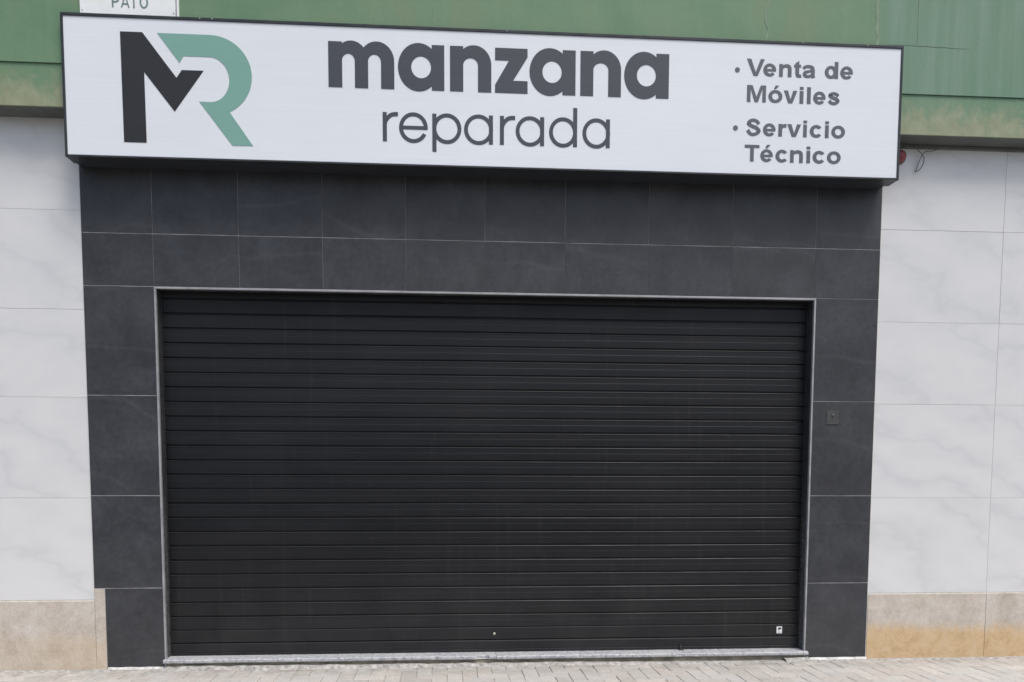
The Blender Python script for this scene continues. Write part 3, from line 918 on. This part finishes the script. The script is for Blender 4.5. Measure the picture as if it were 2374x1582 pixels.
for s in [('V', 4.154, 4.281, L1), ('e', 4.272, 4.364, L1), ('n', 4.386, 4.475, L1), ('t', 4.493, 4.545, L1), ('a', 4.556, 4.646, L1), ('d', 4.716, 4.813, L1), ('e', 4.829, 4.920, L1),
          ('M', 4.159, 4.295, L2), ('ó', 4.313, 4.414, L2), ('v', 4.424, 4.521, L2), ('i', 4.539, 4.566, L2), ('l', 4.592, 4.619, L2), ('e', 4.638, 4.727, L2), ('s', 4.743, 4.831, L2),
          ('S', 4.157, 4.265, L3), ('e', 4.281, 4.371, L3), ('r', 4.392, 4.449, L3), ('v', 4.456, 4.555, L3), ('i', 4.572, 4.598, L3), ('c', 4.620, 4.709, L3), ('i', 4.731, 4.758, L3), ('o', 4.777, 4.877, L3),
          ('T', 4.152, 4.258, L4), ('é', 4.266, 4.356, L4), ('c', 4.376, 4.465, L4), ('n', 4.482, 4.575, L4), ('i', 4.601, 4.628, L4), ('c', 4.646, 4.737, L4), ('o', 4.751, 4.852, L4)]:
    gl(*s)
for x, z in ((4.086, 4.223), (4.082, 3.831)):
    Glyph().disc(x, z, 0.0175).done('bullet', 'ink_small', sg)

# ------------------------------------------------------------------ street name plate
pt = thing('street_name_plate', 'white street name plate with grey green capitals above the left end of the sign', 'street sign')
YP = YF-0.012
box('plate', 'plate', pt, -0.362, 0.257, YP, YF+0.002, 4.410, 4.82, 0.002)
box('plate_edge', 'trim', pt, 0.2575, 0.2625, YP-0.001, YF+0.002, 4.410, 4.82)
box('plate_edge', 'plate', pt, 0.263, 0.277, YP+0.003, YF+0.002, 4.410, 4.82, 0.001)
mb = MB(); mb.lathe([(0.0001, 0.003), (0.003, 0.0025), (0.0045, 0)], (0.244, YP, 4.459), 12); mb.build('screw', 'trim', pt, True)
mb = MB(); mb.lathe([(0.0001, 0.003), (0.003, 0.0025), (0.0045, 0)], (-0.345, YP, 4.459), 12); mb.build('screw', 'trim', pt, True)
YL[0] = YP
plate_parts = set(pt.children)
B0, HT, sw = 4.4825, 0.078, 0.0105
g = Glyph().rect(-0.166, -0.166+sw, B0, B0+HT)
g.stroke([(-0.160, B0+HT-sw/2), (-0.140, B0+HT-sw/2), (-0.1265, B0+HT*0.88), (-0.1245, B0+HT*0.72), (-0.1265, B0+HT*0.56), (-0.140, B0+HT*0.455), (-0.160, B0+HT*0.45)], sw/2)
g.done('letter', 'plate_ink', pt)
g = Glyph().poly([(-0.1085, B0), (-0.0995, B0), (-0.0800, B0+HT*0.86), (-0.0610, B0), (-0.0520, B0), (-0.0750, B0+HT), (-0.0850, B0+HT)])
g.rect(-0.097, -0.064, B0+HT*0.24, B0+HT*0.24+sw*0.85); g.done('letter', 'plate_ink', pt)
Glyph().rect(-0.0285, -0.0195, B0, B0+HT-sw).rect(-0.0475, -0.0005, B0+HT-sw, B0+HT).done('letter', 'plate_ink', pt)
Glyph().ring(0.0405, B0+HT/2, 0.0275, HT/2+0.001, 0.0275-sw, HT/2-sw+0.001).done('letter', 'plate_ink', pt)

for ch in pt.children:
    if ch not in plate_parts:
        ch.location.x = 0.0125

# ------------------------------------------------------------------ small fittings
ks = thing('key_switch', 'small square dark grey shutter key switch plate on the right pilaster', 'switch')
box('face_plate', 'plate_grey', ks, 4.906, 5.000, -0.004, 0.001, 1.793, 1.885, 0.0015)
box('lower_lip', 'switch_edge', ks, 4.906, 5.000, -0.0052, 0.001, 1.785, 1.7925, 0.001)
mb = MB(); mb.lathe([(0.0001, 0.006), (0.007, 0.006), (0.011, 0.004), (0.0125, 0.0)], (4.957, -0.004, 1.850), 20)
mb.build('key_cylinder', 'switch_edge', ks, True)

rd = thing('alarm_lamp', 'red round lamp half hidden behind the right end of the sign', 'lamp')
mb = MB(); mb.lathe([(0.0001, 0.052), (0.020, 0.050), (0.034, 0.042), (0.043, 0.028), (0.046, 0.012), (0.046, 0.0)], (5.392, -0.002, 3.745), 28)
mb.build('dome', 'red', rd, True)
mb = MB(); mb.lathe([(0.049, 0.008), (0.053, 0.006), (0.053, -0.012)], (5.392, -0.002, 3.745), 28)
mb.build('base', 'cable', rd, True)

cb = thing('loose_cable', 'thin grey cable looping down from under the green canopy', 'cable')
def smooth(ctrl, n=8):
    c_ = [ctrl[0]] + list(ctrl) + [ctrl[-1]]; out = []
    for i in range(1, len(c_)-2):
        for s in range(n):
            t = s/n
            out.append(tuple(0.5*((2*c_[i][k])+(-c_[i-1][k]+c_[i+1][k])*t+(2*c_[i-1][k]-5*c_[i][k]+4*c_[i+1][k]-c_[i+2][k])*t*t+(-c_[i-1][k]+3*c_[i][k]-3*c_[i+1][k]+c_[i+2][k])*t**3) for k in range(3)))
    out.append(tuple(ctrl[-1])); return out
mb = MB(); mb.tube(smooth([(5.497, -0.020, 3.836), (5.516, -0.026, 3.800), (5.553, -0.030, 3.760), (5.570, -0.030, 3.728), (5.564, -0.024, 3.685), (5.546, -0.016, 3.655), (5.522, -0.006, 3.646)]), 0.0035)
mb.build('strand', 'cable', cb, True)
mb = MB(); mb.tube(smooth([(5.70, -0.014, 3.812), (5.640, -0.018, 3.792), (5.596, -0.020, 3.788), (5.565, -0.022, 3.768), (5.550, -0.020, 3.735), (5.534, -0.014, 3.690), (5.527, -0.008, 3.655), (5.520, -0.005, 3.645)]), 0.0032)
mb.build('strand', 'cable', cb, True)
